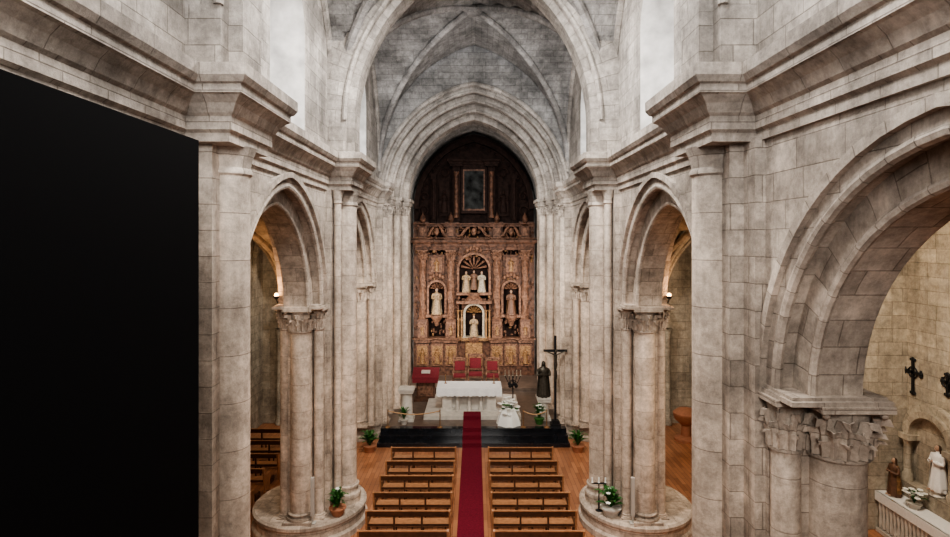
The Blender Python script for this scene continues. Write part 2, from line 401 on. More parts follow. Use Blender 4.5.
for y in piersY:
    mb=MB(); mp=lambda u,v,w:(u,y+w,11.3+v)
    arch_band(mb,3.5,4.9,0,.75,mp,-.6,.6,20); arch_band(mb,3.5,4.9,-.2,0,mp,-.34,.34,20)
    for q in (-.6,.6): mb.tube([mp(u,v,q) for u,v in arch_pts(3.5,4.9,.03,20)],.07,8,0)
    for s_ in (-1,1):
        mb.box(min(s_*3.5,s_*4.0),max(s_*3.5,s_*4.0),y-.6,y+.6,IMP-.02,11.3); mb.box(min(s_*3.3,s_*3.5),max(s_*3.3,s_*3.5),y-.34,y+.34,IMP-.02,11.3)
    mb.obj('transverse_arch',[M_st])

# ------------------------------------------------------------------ chancel arch
mb=MB(); SPC=9.85; HC=3.75; mp=lambda u,v,w:(u,w,SPC+v)
ords=[(0,.28,25.6),(.28,.55,24.9),(.55,.80,24.2),(.80,1.0,23.6)]
for t0,t1,d in ords: arch_band(mb,3.05,HC,t0,t1,mp,d,26.5,22)
for (t,d,r) in ((.28,24.95,.09),(.55,24.25,.08),(.80,23.65,.08),(1.0,23.3,.10)):
    mb.tube([mp(u,v,d) for u,v in arch_pts(3.05,HC,t,22)],r,8,0)
arch_wall(mb,3.05,HC,.98,mp,23.35,26.5,-4.6,4.6,17.5-SPC,0,22,1)
for s_ in (-1,1):
    for (xa,d) in ((3.05,25.6),(3.33,24.9),(3.6,24.2),(3.85,23.4)):
        x0,x1=sorted((s_*xa,s_*WO)); mb.box(x0,x1,d,26.5,0,SPC-.02)
    for (x,d,r) in ((3.2,25.45,.17),(3.47,24.75,.15),(3.73,24.05,.15)):
        column(mb,s_*x,d,.45,9.6,r,2,0,.42,r*1.5,16)
    for (xa,d) in ((2.95,25.2),(3.25,24.5),(3.52,23.8)):
        x0,x1=sorted((s_*xa,s_*4.2)); mb.box(x0,x1,d,26.55,9.6,9.75); 
        x0,x1=sorted((s_*(xa-.07),s_*4.2)); mb.box(x0,x1,d-.07,26.6,9.75,9.88)
mb.obj('wall_chancel_arch',[M_st,M_va,M_sh])
mb=MB()
for s_ in (-1,1):
    x0,x1=sorted((s_*3.45,s_*3.9)); mb.box(x0,x1,26.5,31,0,9.95)
arch_band(mb,3.05,HC,.38,.7,mp,26.5,31,20,1)
mb.obj('wall_presbytery',[M_st,M_va])
mb=MB(); mb.box(-4.2,4.2,31,31.3,0,15); mb.obj('wall_east',[M_va])

# platform
mb=MB()
XP=3.72; DZ=.62
mb.box(-XP,XP,21.2,21.62,0,.15,0); mb.box(-XP,XP,21.62,22.04,0,.30,0); mb.box(-XP,XP,22.04,22.3,0,.45,0)
mb.box(-XP,XP,22.3,31,0,.45,1); mb.box(-2.1,2.0,23.1,26.4,.45,.60,2); mb.box(-3.44,3.44,27.4,31,.45,DZ,1)
mb.obj('floor_presbytery',[M_marble,M_plat,M_wm])
mb=MB(); x0,x1=-.43,.31; t=.012
ys=[(6,21.2-t,0),(21.2-t,21.62-t,.15),(21.62-t,22.04-t,.30),(22.04-t,23.06-t,.45),(23.06-t,23.7,.60)]
for i,(a,b,z) in enumerate(ys):
    mb.box(x0,x1,a,b,z+.001,z+t)
    if i: mb.box(x0,x1,a-.001,a+t-.001,ys[i-1][2]+t,z+t)
mb.obj('carpet_runner',[M_carpet])

# ------------------------------------------------------------------ choir loft + black panel
mb=MB(); mb.box(-3.1,3.6,-6.4,1.2,6.1,6.4); mb.obj('floor_choir_loft',[M_wood])
mb=MB()
mb.box(-3.22,-3.13,1.9,6.35,0.0,9.15,0)
for y in (1.9,6.27): mb.box(-3.26,-3.22,y,y+.08,0,9.15,0)
for z in (3,6,9.05): mb.box(-3.26,-3.22,1.9,6.35,z,z+.08,0)
mb.obj('black_partition_panel',[M_black])

# ------------------------------------------------------------------ pews
def pew_mesh(Lh):
    mb=MB()
    prof=[(-.06,0),(-.09,.45),(-.16,.90),(-.10,.93),(-.04,.88),(.0,.64),(.36,.62),(.42,.57),(.40,.45),(.36,.30),(.38,0),(.28,0),(.2,.12),(.06,.12),(.02,0)]
    for s_ in (-1,1):
        x=s_*Lh; x2=s_*(Lh-.05)
        mb.poly([(x,y,z) for y,z in prof],1); mb.poly([(x2,y,z) for y,z in prof],0)
        for i in range(len(prof)):
            a,b=prof[i],prof[(i+1)%len(prof)]
            mb.poly([(x,a[0],a[1]),(x,b[0],b[1]),(x2,b[0],b[1]),(x2,a[0],a[1])],1)
    l=Lh-.05
    mb.box(-l,l,-.02,.40,.42,.45,1)
    def slab(z0,z1,th,m):
        y0=-.085-(z0-.45)*.15; y1=-.085-(z1-.45)*.15
        c=[(-l,y0,z0),(l,y0,z0),(l,y1,z1),(-l,y1,z1)]; d=[(x,y+th,z) for x,y,z in c]
        mb.poly(c,m); mb.poly(d,m)
        for i in range(4): mb.poly([c[i],c[(i+1)%4],d[(i+1)%4],d[i]],m)
    slab(.47,.53,.025,0); slab(.75,.90,.03,0)
    mb.box(-l,l,-.17,-.12,.895,.915,1)
    for x in (-l*.34,l*.34): mb.box(x-.025,x+.025,-.12,-.07,.0,.88,0)
    for x in (-l*.34,l*.34): mb.box(x-.02,x+.02,-.07,.35,.36,.42,0); mb.box(x-.02,x+.02,.30,.35,0,.42,0)
    mb.box(-l,l,-.40,-.30,.18,.21,0)
    for x in (-l+.1,0,l-.15): mb.box(x,x+.05,-.38,-.06,.0,.18,0)
    return mb
first=pew_mesh(1.12).obj('church_pew',[M_wood,M_woodl],loc=(-1.70,18.95,0))
for i,y in enumerate((18.95,17.8,16.7,15.6,14.55,13.55)):
    for x in (-1.70,1.62):
        if i==0 and x<0: continue
        inst('church_pew',first,(x,y,0))
for y in (15.9,17.2,18.4,19.6,20.8):
    inst('church_pew',first,(-7.6,y,0)); inst('church_pew',first,(9.9,y+.9,0))

# ------------------------------------------------------------------ altar
mb=MB()
mb.box(-1.35,-.95,23.85,24.75,.6,1.5,1); mb.box(.57,.97,23.85,24.75,.6,1.5,1); mb.box(-.95,.57,24.1,24.5,.6,1.5,1)
mb.box(-1.42,-.88,23.8,24.8,.6,.7,1); mb.box(.5,1.04,23.8,24.8,.6,.7,1)
for x in (-.7,-.19,.32): mb.lathe([(.10,.6),(.12,.7),(.07,.8),(.08,1.3),(.12,1.45),(.12,1.5)],x,23.95,12,1)
mb.box(-1.55,1.17,23.75,24.85,1.5,1.6,1)
mb.box(-1.6,1.22,23.7,24.9,1.6,1.615,0)
def skirt(p0,p1,nx):
    n=90; d=Vector(p1)-Vector(p0); P=[[],[],[]]
    for i in range(n+1):
        s=i/n; b=Vector(p0)+d*s; wv=.02*sin(s*d.length*14)
        P[0].append((b.x,b.y,1.612)); 
        for r,dz in ((1,.16),(2,.32+.035*abs(sin(s*d.length*16)))):
            P[r].append((b.x+nx[0]*(.015+wv*r*.5),b.y+nx[1]*(.015+wv*r*.5),1.61-dz))
    mb.grid(P,0)
skirt((-1.6,23.7,0),(1.22,23.7,0),(0,-1)); skirt((-1.6,24.9,0),(-1.6,23.7,0),(-1,0)); skirt((1.22,23.7,0),(1.22,24.9,0),(1,0))
for x in (-1.25,.9):
    mb.lathe([(.07,1.615),(.07,1.63),(.02,1.66),(.02,1.8),(.035,1.82),(.025,1.83),(.025,2.0),(0,2.0)],x,24.5,10,2)
mb.obj('main_altar_table',[M_cloth,M_wm,M_gold,M_velvet])

# ------------------------------------------------------------------ statues
def statue(name,loc,H,robe,mantle,rot=0,baby=False,crown=False,parent=None,skin=None,hair=None,ped=None):
    mb=MB()
    pr=[(0,.175,.14),(.03,.185,.15),(.12,.17,.14),(.3,.145,.115),(.48,.125,.10),(.6,.105,.085),(.68,.12,.09),(.75,.145,.085),(.79,.14,.075),(.815,.09,.06),(.835,.04,.04),(.87,.036,.036)]
    P=[]
    for z,rx,ry in pr:
        am=.10*max(0,1-z/.62)
        P.append([((rx*(1+am*sin(9*a)+am*.5*sin(5*a+1)))*cos(a)*H,(ry*(1+am*sin(9*a)))*sin(a)*H,z*H) for a in [2*pi*j/36 for j in range(36)]])
    mb.grid(P,0,True); mb.poly(P[0],0)
    for x in (-.05,.05): mb.ball((x*H,-.15*H,.02*H),(.03*H,.06*H,.02*H),2)
    Q=[]
    for z,rx,ry in ((.10,.20,.17),(.35,.175,.15),(.6,.15,.12),(.76,.16,.10),(.815,.11,.075)):
        Q.append([(rx*(1+.06*sin(7*a)*(1-z))*cos(a)*H,ry*(1+.06*sin(7*a)*(1-z))*sin(a)*H,z*H) for a in [radians(-20+220*j/24) for j in range(25)]])
    mb.grid(Q,1)
    mb.ball((0,-.008*H,.925*H),(.048*H,.058*H,.070*H),2,14,10)
    mb.tube([(0,-.06*H,.94*H),(0,-.078*H,.915*H),(0,-.062*H,.91*H)],[.006*H,.011*H,.006*H],6,2)
    for x in (-.018,.018): mb.ball((x*H,-.062*H,.938*H),.006*H,3,6,4)
    mb.ball((0,-.062*H,.893*H),(.014*H,.006*H,.005*H),1,6,4)
    for x in (-.048,.048): mb.ball((x*H,0,.925*H),(.007*H,.012*H,.018*H),2,6,4)
    R=[]
    for z,rx,ry in ((.80,.075,.06),(.86,.062,.055),(.93,.056,.062),(.97,.046,.055),(.995,.02,.025)):
        R.append([(rx*cos(a)*H,(ry*sin(a)+.012)*H,z*H) for a in [radians(-25+230*j/16) for j in range(17)]])
    mb.grid(R,3)
    for s_ in (-1,1):
        e=(s_*.17*H,-.03*H,.61*H); hd=(s_*.05*H,-.15*H,.66*H) if s_<0 or not baby else (s_*.09*H,-.14*H,.60*H)
        mb.tube([(s_*.125*H,0,.775*H),(s_*.16*H,0,.70*H),e,((e[0]+hd[0])/2,(e[1]+hd[1])/2,(e[2]+hd[2])/2-.01*H),hd],[.045*H,.042*H,.04*H,.043*H,.032*H],10,0)
        d=Vector((-s_*.02,-.035,.03)).normalized(); hv=Vector(hd)
        mb.ball(hv+d*.02*H,(.018*H,.012*H,.022*H),2,8,5)
        for k in range(4):
            q=hv+d*.035*H+Vector((s_*(k-1.5)*.008*H,0,0)); l=(.026,.03,.028,.02)[k]
            mb.tube([q,q+d*l*.6*H,q+d*l*H+Vector((0,.004*H,-.004*H))],[.0045*H,.004*H,.003*H],5,2)
        q=hv+d*.015*H; mb.tube([q,q+Vector((-s_*.02*H,-.01*H,.008*H)),q+Vector((-s_*.024*H,-.016*H,.02*H))],[.005*H,.005*H,.003*H],5,2)
    if baby:
        bx=Vector((.09*H,-.14*H,.62*H))
        mb.lathe([(.03*H,bx.z-.02*H),(.04*H,bx.z+.03*H),(.035*H,bx.z+.08*H),(.012*H,bx.z+.095*H)],bx.x,bx.y,10,0)
        mb.ball(bx+Vector((0,0,.125*H)),(.03*H,.03*H,.036*H),2,10,6)
    if crown:
        mb.lathe([(.045*H,.985*H),(.05*H,1.0*H),(.06*H,1.05*H)],0,0,16,4,lambda a,z:1)
        for k in range(8): a=k*pi/4; mb.tube([(.055*H*cos(a),.055*H*sin(a),1.03*H),(.065*H*cos(a),.065*H*sin(a),1.085*H)],[.012*H,.002*H],5,4)
    if ped: mb.lathe([(ped,-.12*H),(ped*1.1,-.10*H),(ped*.85,-.06*H),(ped,-.02*H),(ped,0),(0,0)],0,0,16,5)
    return mb.obj(name,[robe,mantle,skin or M_skin,hair or M_hair,M_gold,M_wm],loc=loc,rot=rot,parent=parent,sharp=60)

# ------------------------------------------------------------------ retable
RY=30.0
ret=bpy.data.objects.new('carved_altarpiece',None); COL.objects.link(ret)
mb=MB()
A=arch_pts(3.3,3.95,0,20)
for i in range(len(A)-1):
    mb.poly([(A[i][0],RY+.4,9.9+A[i][1]),(A[i+1][0],RY+.4,9.9+A[i+1][1]),(A[i+1][0],RY+.4,DZ),(A[i][0],RY+.4,DZ)],2)
m_=lambda u,v,w:(u,w,9.7+v)
arch_band(mb,3.3,3.95,-.28,0,m_,RY+.1,RY+.45,20,2)
for i in range(1,22):
    P_=arch_pts(3.3,3.95,-.42,11)[i]; mb.ball(m_(P_[0],P_[1],RY+.38),(.11,.05,.11),2,8,5)
def ent(z,hh,pr,xs,m=0,d=RY,ext=3.3,resw=.3,resp=.22):
    path=[(ext,d)]
    for x in sorted(xs,reverse=True): path+=[(x+resw,d),(x+resw,d-resp),(x-resw,d-resp),(x-resw,d)]
    path+=[(-ext,d)]
    P=[(0,z),(pr*.3,z),(pr*.3,z+hh*.3),(pr*.5,z+hh*.35),(pr*.5,z+hh*.6),(pr*.8,z+hh*.7),(pr,z+hh*.8),(pr,z+hh),(-.35,z+hh)]
    path=list(reversed(path))
    P=[(-p,zz) for p,zz in P]
    mb.sweep(path,P,m)
cols=[-2.78,-1.25,1.25,2.78]
mb.box(-3.3,3.3,RY-.02,RY+.4,DZ,2.45,0)
ent(2.45,.25,.25,cols,1)
def figure(x,y,z,h,m):
    mb.lathe([(h*.17,z),(h*.15,z+h*.25),(h*.10,z+h*.55),(h*.15,z+h*.74),(h*.05,z+h*.83)],x,y,10,m,lambda a,zz:1+.08*sin(5*a),.7)
    mb.ball((x,y-.02,z+h*.91),(h*.07,h*.07,h*.09),m,8,6)
    for s_ in (-1,1): mb.tube([(x+s_*h*.14,y,z+h*.73),(x+s_*h*.2,y-.04,z+h*.58),(x+s_*h*.07,y-.10,z+h*.6)],[h*.045,h*.04,h*.025],6,m)
for x in (-2.8,-2.0,-1.25,1.25,2.0,2.8):
    mb.box(x-.34,x+.34,RY-.10,RY,1.15,2.35,1); mb.box(x-.27,x+.27,RY-.13,RY-.08,1.25,2.25,3)
    figure(x,RY-.15,1.3,.85,3); mb.ball((x-.17,RY-.14,1.5),(.08,.05,.2),1); mb.ball((x+.18,RY-.14,1.55),(.07,.05,.22),1)
for x in cols:
    mb.box(x-.26,x+.26,RY-.3,RY+.3,2.7,3.6,1); mb.box(x-.18,x+.18,RY-.36,RY-.28,2.85,3.45,1); figure(x,RY-.38,2.88,.52,3)
    mb.box(x-.30,x+.30,RY-.34,RY+.3,3.6,3.72,0)
    z0=3.72; z1=7.45; pf=[(.24,z0),(.26,z0+.06),(.2,z0+.12)]
    for i in range(40): 
        t=i/39; pf.append((.175+.018*sin(t*50)+(.05 if .30<t<.36 else 0),z0+.15+(z1-z0-.65)*t))
    mb.lathe(pf,x,RY-.14,16,1,lambda a,z:1+.10*sin(4*a+z*5))
    capital(mb,x,RY-.14,z1-.5,.5,.18,.28,1)
ent(7.45,.55,.3,cols,0)
ent(8.0,.12,.34,cols,1)
for x in cols:
    mb.box(x-.22,x+.22,RY-.2,RY+.3,8.12,8.75,0); mb.box(x-.14,x+.14,RY-.25,RY-.18,8.22,8.65,1)
    mb.lathe([(.10,8.75),(.2,8.8),(.06,8.88),(.17,9.1),(.12,9.3),(.04,9.4),(.0,9.55)],x,RY-.05,12,0)
ent(8.72,.2,.2,[-1.25,1.25],0,RY,3.3)
def niche(cx,z0,a,hs,m1=1,deep=.35,pedz=True):
    mm=lambda u,v,w:(cx+u,w,z0+hs+v)
    arch_band(mb,a,a,0,.12,mm,RY-.18,RY+.05,10,m1)
    arch_wall(mb,a,a,.02,mm,RY+.0,RY+.38,-a-.2,a+.2,a+.35,0,10,0,False)
    for s_ in (-1,1):
        x0,x1=sorted((cx+s_*a,cx+s_*(a+.12))); mb.box(x0,x1,RY-.16,RY+.38,z0,z0+hs,m1)
    mb.box(cx-a-.16,cx+a+.16,RY-.25,RY+.3,z0-.14,z0,m1)
    mb.lathe([(.0,z0-.65),(.1,z0-.6),(.16,z0-.4),(.3,z0-.2),(.34,z0-.14),(.34,z0-.02),(0,z0)],cx,RY-.12,14,m1 if m1!=5 else 1)
    ms=m1 if m1!=5 else 3
    for k in range(7):
        q=pi*(k+.5)/7; mb.tube([mm(.05*cos(q),.05*sin(q),RY+.32),mm(a*.9*cos(q),a*.9*sin(q),RY+.1)],[.02,.07],6,ms)
    for k in range(5): mb.ball((cx+(k-2)*.17,RY-.1,z0+hs+a+.25+.09*(2-abs(k-2))),(.10,.08,.12),ms)
for x in (-2.02,2.02):
    niche(x,3.95,.42,1.35)
    mb.box(x-.42,x+.42,RY-.06,RY+.1,6.1,7.2,0); mb.box(x-.3,x+.3,RY-.12,RY,6.25,7.05,1)
    figure(x,RY-.15,6.3,.7,3)
niche(0,2.75,.46,1.25,5)
niche(0,5.15,.80,1.25,1)
for s_ in (-1,1):
    for q in range(2): mb.lathe([(.07,2.7),(.05,2.8),(.06,3.6),(.08,3.7),(.045,3.8),(.045,4.1),(.09,4.2)],s_*(.66+.18*q),RY-.2,10,3)
mb.box(-.95,.95,RY-.35,RY,4.55,4.7,1); mb.box(-.85,.85,RY-.28,RY,2.55,2.72,3)
mb.box(-.45,.45,RY-.32,RY,1.2,2.45,3); mb.lathe([(.5,4.7),(.45,4.8),(.3,4.95),(0,5.05)],0,RY-.05,16,1,sy=.5)
for cx,w in ((-2.02,.55),(2.02,.55),(0,.9)):
    for s_ in (-1,1):
        pts=[(cx+s_*w,RY-.2,8.2)]+[(cx+s_*(w*.75-.5*w*t)+.0,RY-.2,8.25+.45*sin(t*pi/2)) for t in (0,.3,.6,1)]+[(cx+s_*w*.3,RY-.2,8.6)]
        mb.tube(pts,[.07,.08,.08,.07,.06,.05],8,1)
    mb.ball((cx,RY-.2,8.45),(.14,.1,.22),1)
mb.box(-1.15,-.75,RY-.1,RY+.4,9.0,12.3,2); mb.box(.75,1.15,RY-.1,RY+.4,9.0,12.3,2)
for s_ in (-1,1): mb.lathe([(.13,9.2),(.15,9.3),(.11,9.4),(.10,11.4),(.16,11.7)],s_*.95,RY-.2,12,0)
mb.box(-.72,.72,RY-.02,RY+.3,9.45,12.0,2); mb.box(-.60,.60,RY-.05,RY+.0,9.6,11.85,0); mb.box(-.52,.52,RY-.07,RY-.03,9.7,11.75,4)
ent(12.0,.35,.2,[-.95,.95],2,RY,1.3)
for s_ in (-1,1):
    mb.box(min(s_*2.05,s_*2.35),max(s_*2.05,s_*2.35),RY+.0,RY+.4,8.95,11.6,2)
    mb.lathe([(.11,9.1),(.13,9.2),(.09,9.3),(.08,11.0),(.14,11.3)],s_*2.2,RY-.08,10,2)
    mb.box(min(s_*1.35,s_*1.9),max(s_*1.35,s_*1.9),RY+.2,RY+.3,9.3,11.2,2); figure(s_*1.62,RY+.15,9.5,1.2,2)
    for (x,z,r) in ((2.75,9.6,.3),(2.7,10.4,.25),(1.6,11.7,.3),(2.2,12.0,.22)):
        pts=[(s_*x+r*(1-t*.6)*cos(t*7)*s_,RY+.25,z+r*(1-t*.6)*sin(t*7)) for t in [i/16 for i in range(17)]]
        mb.tube(pts,.05,6,2)
rr=random.Random(3)
for _ in range(1100):
    x=rr.uniform(-3.2,3.2); z=rr.uniform(2.8,8.9)
    if any(abs(x-c)<.3 for c in cols) or (abs(abs(x)-2.02)<.5 and 3.9<z<5.7) or (abs(x)<.8 and z<6.9): continue
    mb.ball((x,RY+.0+rr.random()*.05,z),(rr.uniform(.03,.09),.09,rr.uniform(.04,.12)),rr.choice((0,0,1,1,3)),7,4)
for x0,x1 in ((-3.3,-2.46),(-1.58,-.82),(.82,1.58),(2.46,3.3)): mb.box(x0,x1,RY+.04,RY+.38,2.6,9.0,0)
mb.obj('carved_body',[M_ret,M_retl,M_retd,M_gold,M_paint,M_robeG],parent=ret)
statue('saint_figure',(-2.02,RY-.12,3.95),1.45,M_robeW,M_robeG,parent=ret,baby=True)
statue('saint_figure_dark',(2.02,RY-.12,3.95),1.35,M_robeB,M_gold,parent=ret)
statue('virgin_figure',(0,RY-.12,2.76),1.15,M_robeW,M_robeG,parent=ret,baby=True,crown=True)
statue('central_figure',(-.42,RY-.15,5.16),1.15,M_robeW,M_robeG,parent=ret)
statue('central_figure',(.42,RY-.15,5.16),1.15,M_robeG,M_robeW,parent=ret)
statue('central_figure',(0,RY-.05,5.3),1.05,M_robeB,M_robeW,parent=ret)

# ------------------------------------------------------------------ presbytery furniture
def throne():
    mb=MB(); w=.32
    for x in (-w,w):
        for y in (-.26,.26): mb.lathe([(.035,0),(.045,.05),(.03,.15),(.04,.35),(.035,.45)],x,y,8,0)
        mb.tube([(x,-.26,.45),(x,-.27,.62),(x,-.2,.7),(x,.24,.72)],[.03,.03,.035,.03],8,0)
        mb.box(x-.03,x+.03,.22,.30,.4,1.25,0); mb.ball((x,.26,1.3),.05,0)
    mb.box(-w,w,-.28,.28,.38,.45,0); mb.box(-w+.02,w-.02,-.29,.24,.45,.54,1)
    mb.box(-w,w,.22,.29,.62,.68,0); mb.box(-w+.06,w-.06,.20,.27,.70,1.16,1)
    P=[(-w*cos(pi*i/10),.26,1.2+.13*sin(pi*i/10)) for i in range(11)]; mb.tube(P,.04,8,0)
    mb.poly([(x,.235,z) for x,y,z in P],0)
    return mb
t0=throne().obj('red_velvet_armchair',[M_retl,M_velvet],loc=(-.72,28.0,DZ))
inst('red_velvet_armchair',t0,(.08,28.1,DZ),0,1.12); inst('red_velvet_armchair',t0,(.95,28.0,DZ))
mb=MB()
mb.box(-.55,.55,-.3,.3,0,.12,0); mb.box(-.42,.42,-.22,.22,.12,1.15,0)
mb.box(-.34,.34,-.25,-.22,.25,1.0,1)
c=[(-.62,-.4,1.1),(.62,-.4,1.1),(.62,.3,1.42),(-.62,.3,1.42)]; d=[(x,y,z+.06) for x,y,z in c]
mb.poly(c,2); mb.poly(d,2)
for i in range(4): mb.poly([c[i],c[(i+1)%4],d[(i+1)%4],d[i]],2)
mb.poly([(-.6,-.42,1.14),(.6,-.42,1.14),(.6,-.44,.92),(-.6,-.44,.92)],2); mb.box(-.2,.2,-.2,.1,1.3,1.4,3)
mb.obj('draped_lectern',[M_wood,M_retl,M_velvet,M_wm],loc=(-2.25,25.95,.45))
def pedestal(name,loc,h,r,mat):
    mb=MB(); mb.box(-r*1.3,r*1.3,-r*1.3,r*1.3,0,.1,0); mb.box(-r*1.15,r*1.15,-r*1.15,r*1.15,.1,.18,0)
    mb.lathe([(r*1.1,.18),(r,.26),(r*.92,h-.22),(r*1.1,h-.18)],0,0,20,0); mb.box(-r*1.2,r*1.2,-r*1.2,r*1.2,h-.18,h-.08,0); mb.box(-r*1.35,r*1.35,-r*1.35,r*1.35,h-.08,h,0)
    return mb.obj(name,[mat],loc=loc)
pedestal('white_stone_pedestal',(-2.8,23.1,.45),1.35,.24,M_wm)
pedestal('statue_pedestal',(2.95,23.2,.45),.95,.22,M_wm)
statue('bronze_saint_statue',(2.95,23.2,1.40),1.5,M_bronze,M_bronze,skin=M_bronze,hair=M_bronze)
mb=MB()
mb.box(-.2,.2,-.2,.2,0,.1,0); mb.box(-.14,.14,-.14,.14,.1,.22,0); mb.box(-.045,.045,-.04,.04,.22,3.65,0); mb.box(-.48,.48,-.04,.04,3.0,3.09,0)
mb.tube([(0,-.08,2.25),(.03,-.10,2.5),(0,-.08,2.65),(0,-.07,2.9)],[.035,.05,.055,.075],8,1); mb.ball((.02,-.12,3.05),(.05,.055,.07),1)
for s_ in (-1,1):
    mb.tube([(s_*.06,-.07,2.9),(s_*.24,-.06,2.97),(s_*.42,-.05,3.04)],[.03,.025,.016],7,1); mb.ball((s_*.44,-.06,3.04),(.03,.015,.02),1,6,4)
    mb.tube([(s_*.03,-.08,2.27),(s_*.03,-.13,2.03),(0.01*s_,-.07,1.8)],[.035,.03,.02],7,1)
mb.obj('standing_crucifix',[M_iron,M_bronze],loc=(3.33,22.4,.45))
def plant(name,loc,h,w,flowers=0,pot=M_terra,nl=34):
    mb=MB(); pr=w*.32; ph=h*.3
    mb.lathe([(0,0),(pr*.7,0),(pr,ph*.85),(pr*1.12,ph*.86),(pr*1.12,ph),(pr*.9,ph),(0,ph*.93)],0,0,16,0)
    r=random.Random(len(name)+int(h*100))
    for k in range(nl):
        a=r.uniform(0,2*pi); sp=r.uniform(.25,1)*w*.6; top=h*r.uniform(.65,1.05)-sp*.3
        P=[]; tn=Vector((-sin(a),cos(a),0))
        for q in range(6):
            t=q/5; x=sp*t**1.3; z=ph*.9+(top-ph*.9)*(sin(t*pi*.62)/.93)
            wd=w*.085*sin(pi*(.06+.92*t))
            c_=Vector((x*cos(a),x*sin(a),z)); P.append([tuple(c_-tn*wd),tuple(c_-Vector((0,0,wd*.4))),tuple(c_+tn*wd)])
        mb.grid(P,1)
    for k in range(flowers):
        a=r.uniform(0,2*pi); q=r.uniform(0,w*.45); z=h*r.uniform(.6,1.05)
        c_=(q*cos(a),q*sin(a),z)
        for p in range(5): b=2*pi*p/5; mb.ball((c_[0]+.04*cos(b),c_[1]+.04*sin(b),c_[2]),(.035,.035,.015),2,6,3)
    return mb.obj(name,[pot,M_leaf,M_flow],loc=loc)
plant('potted_fern',(-3.92,20.8,0),.85,.75); plant('potted_fern',(3.95,20.8,0),.85,.75)
plant('potted_fern',(-2.85,22.55,.45),.7,.5,0,M_wm); plant('potted_plant',(2.7,22.6,.45),.8,.6,8,M_leaf,50)
plant('potted_plant',(-3.64,14.82,.6),.7,.65,1); plant('potted_plant',(3.72,14.82,.6),.75,.8,3,M_wm,44)
mb=MB()
mb.lathe([(.0,0),(.5,0),(.42,.3),(.28,.6),(.22,.7)],0,0,24,0,lambda a,z:1+.08*sin(9*a))
r=random.Random(5)
for k in range(90):
    a=r.uniform(0,2*pi); q=r.uniform(0,.40); z=.45+r.uniform(0,.7)*(1-q)
    for p in range(5): b=2*pi*p/5; mb.ball((q*cos(a)+.05*cos(b),q*sin(a)+.05*sin(b),z),(.045,.045,.02),0 if k%7 else 1,6,3)
mb.obj('white_flower_arrangement',[M_flow,M_leaf],loc=(1.45,22.62,.45))
mb=MB(); mb.lathe([(.2,0),(.18,.04),(.05,.08),(.025,.15),(.025,1.35),(.05,1.4),(.025,1.45)],0,0,12,0)
for k in range(-2,3):
    x=k*.17; mb.tube([(0,0,1.2+.04*abs(k)),(x*.6,0,1.15),(x,0,1.45)],.018,6,0); mb.lathe([(.05,1.45),(.05,1.48),(.015,1.48),(.015,1.7),(0,1.7)],x,0,8,1)
for k in range(10):
    a=k*.63; mb.ball((.16*cos(a),.05*sin(a),1.0+.05*(k%3)),(.07,.05,.08),0,6,4)
mb.obj('iron_candelabrum',[M_iron,M_robeG],loc=(1.72,24.1,.6))
for x0,x1 in ((-3.45,-1.35),(2.0,2.95)):
    mb=MB()
    for x in (x0,x1):
        mb.lathe([(.11,0),(.10,.03),(.02,.05),(.02,.68),(.035,.70),(.0,.74)],x,0,12,1)
    mb.tube([(x0+(x1-x0)*i/12,0,.66-.14*sin(pi*i/12)) for i in range(13)],.022,6,0)
    mb.obj('rope_barrier',[M_rope,M_gold],loc=(0,22.16,.45))
for sx in (-1,1):
    mb=MB(); mb.box(-.045,.045,-.045,.045,0,1.0,0); mb.box(-.035,.035,-.05,-.045,.05,.95,1); mb.box(-.08,.08,-.08,.08,-.2,-.17,0); mb.box(-.02,.02,-.02,.02,-.2,0,0)
    mb.obj('column_loudspeaker',[M_spk,M_spk],loc=(sx*4.18,14.36,.60+.2))
mb=MB(); mb.lathe([(.10,0),(.02,.03),(.015,.75)],0,0,10,0); mb.box(-.2,.2,-.02,.02,.73,.76,0)
for x in (-.18,0,.18): mb.lathe([(.03,.76),(.03,.78),(.02,.78),(.02,.9),(0,.9)],x,0,8,1)
mb.obj('votive_candle_stand',[M_iron,M_flow],loc=(3.45,15.05,.6))

# ------------------------------------------------------------------ right side chapel
mb=MB()
mb.box(11.2,11.99,12.2,15.1,.1,1.0,0); mb.box(11.1,11.99,12.1,15.16,0,.1,0); mb.box(11.1,11.99,12.1,15.16,1.0,1.1,1)
for i in range(22):
    y=12.32+i*.13; mb.lathe([(.04,.15),(.05,.3),(.03,.5),(.05,.7),(.04,.95)],11.16,y,8,0)
mb.box(11.08,11.14,12.1,15.16,.86,1.1,1)
mb.box(11.65,11.99,12.2,15.16,1.1,1.5,2)
mb.obj('side_altar',[M_wm,M_cloth,M_ai])
mb=MB(); cy=14.2
mp=lambda u,v,w:(w,cy+u,2.75+v)
arch_band(mb,.62,.62,0,.16,mp,11.72,11.99,12); arch_band(mb,.62,.62,.16,.34,mp,11.82,11.99,12)
for s_ in (-1,1):
    mb.lathe([(.13,1.5),(.13,1.7),(.09,1.75),(.085,2.5),(.14,2.62)],11.78,cy+s_*.70,12,0); mb.box(11.65,11.99,cy+s_*.70-.17,cy+s_*.70+.17,2.62,2.76,0)
    mb.box(11.85,11.99,cy+s_*.85-.10,cy+s_*.85+.10,1.5,2.62,0)
mb.poly([mp(u,v,11.97) for u,v in arch_pts(.62,.62,0,12)]+[(11.97,cy-.62,1.5),(11.97,cy+.62,1.5)],1)
mb.obj('stone_niche_surround',[M_ai,M_ai])
statue('virgin_statue',(11.8,13.95,1.5+.145),1.15,M_cloth,M_cloth,rot=-pi/2,ped=.17)
statue('saint_statue',(11.38,14.85,1.1+.02),1.0,M_robeB,M_gold,rot=-pi/2)
plant('flower_vase',(11.36,14.15,1.1),.5,.5,24,M_wm,24)
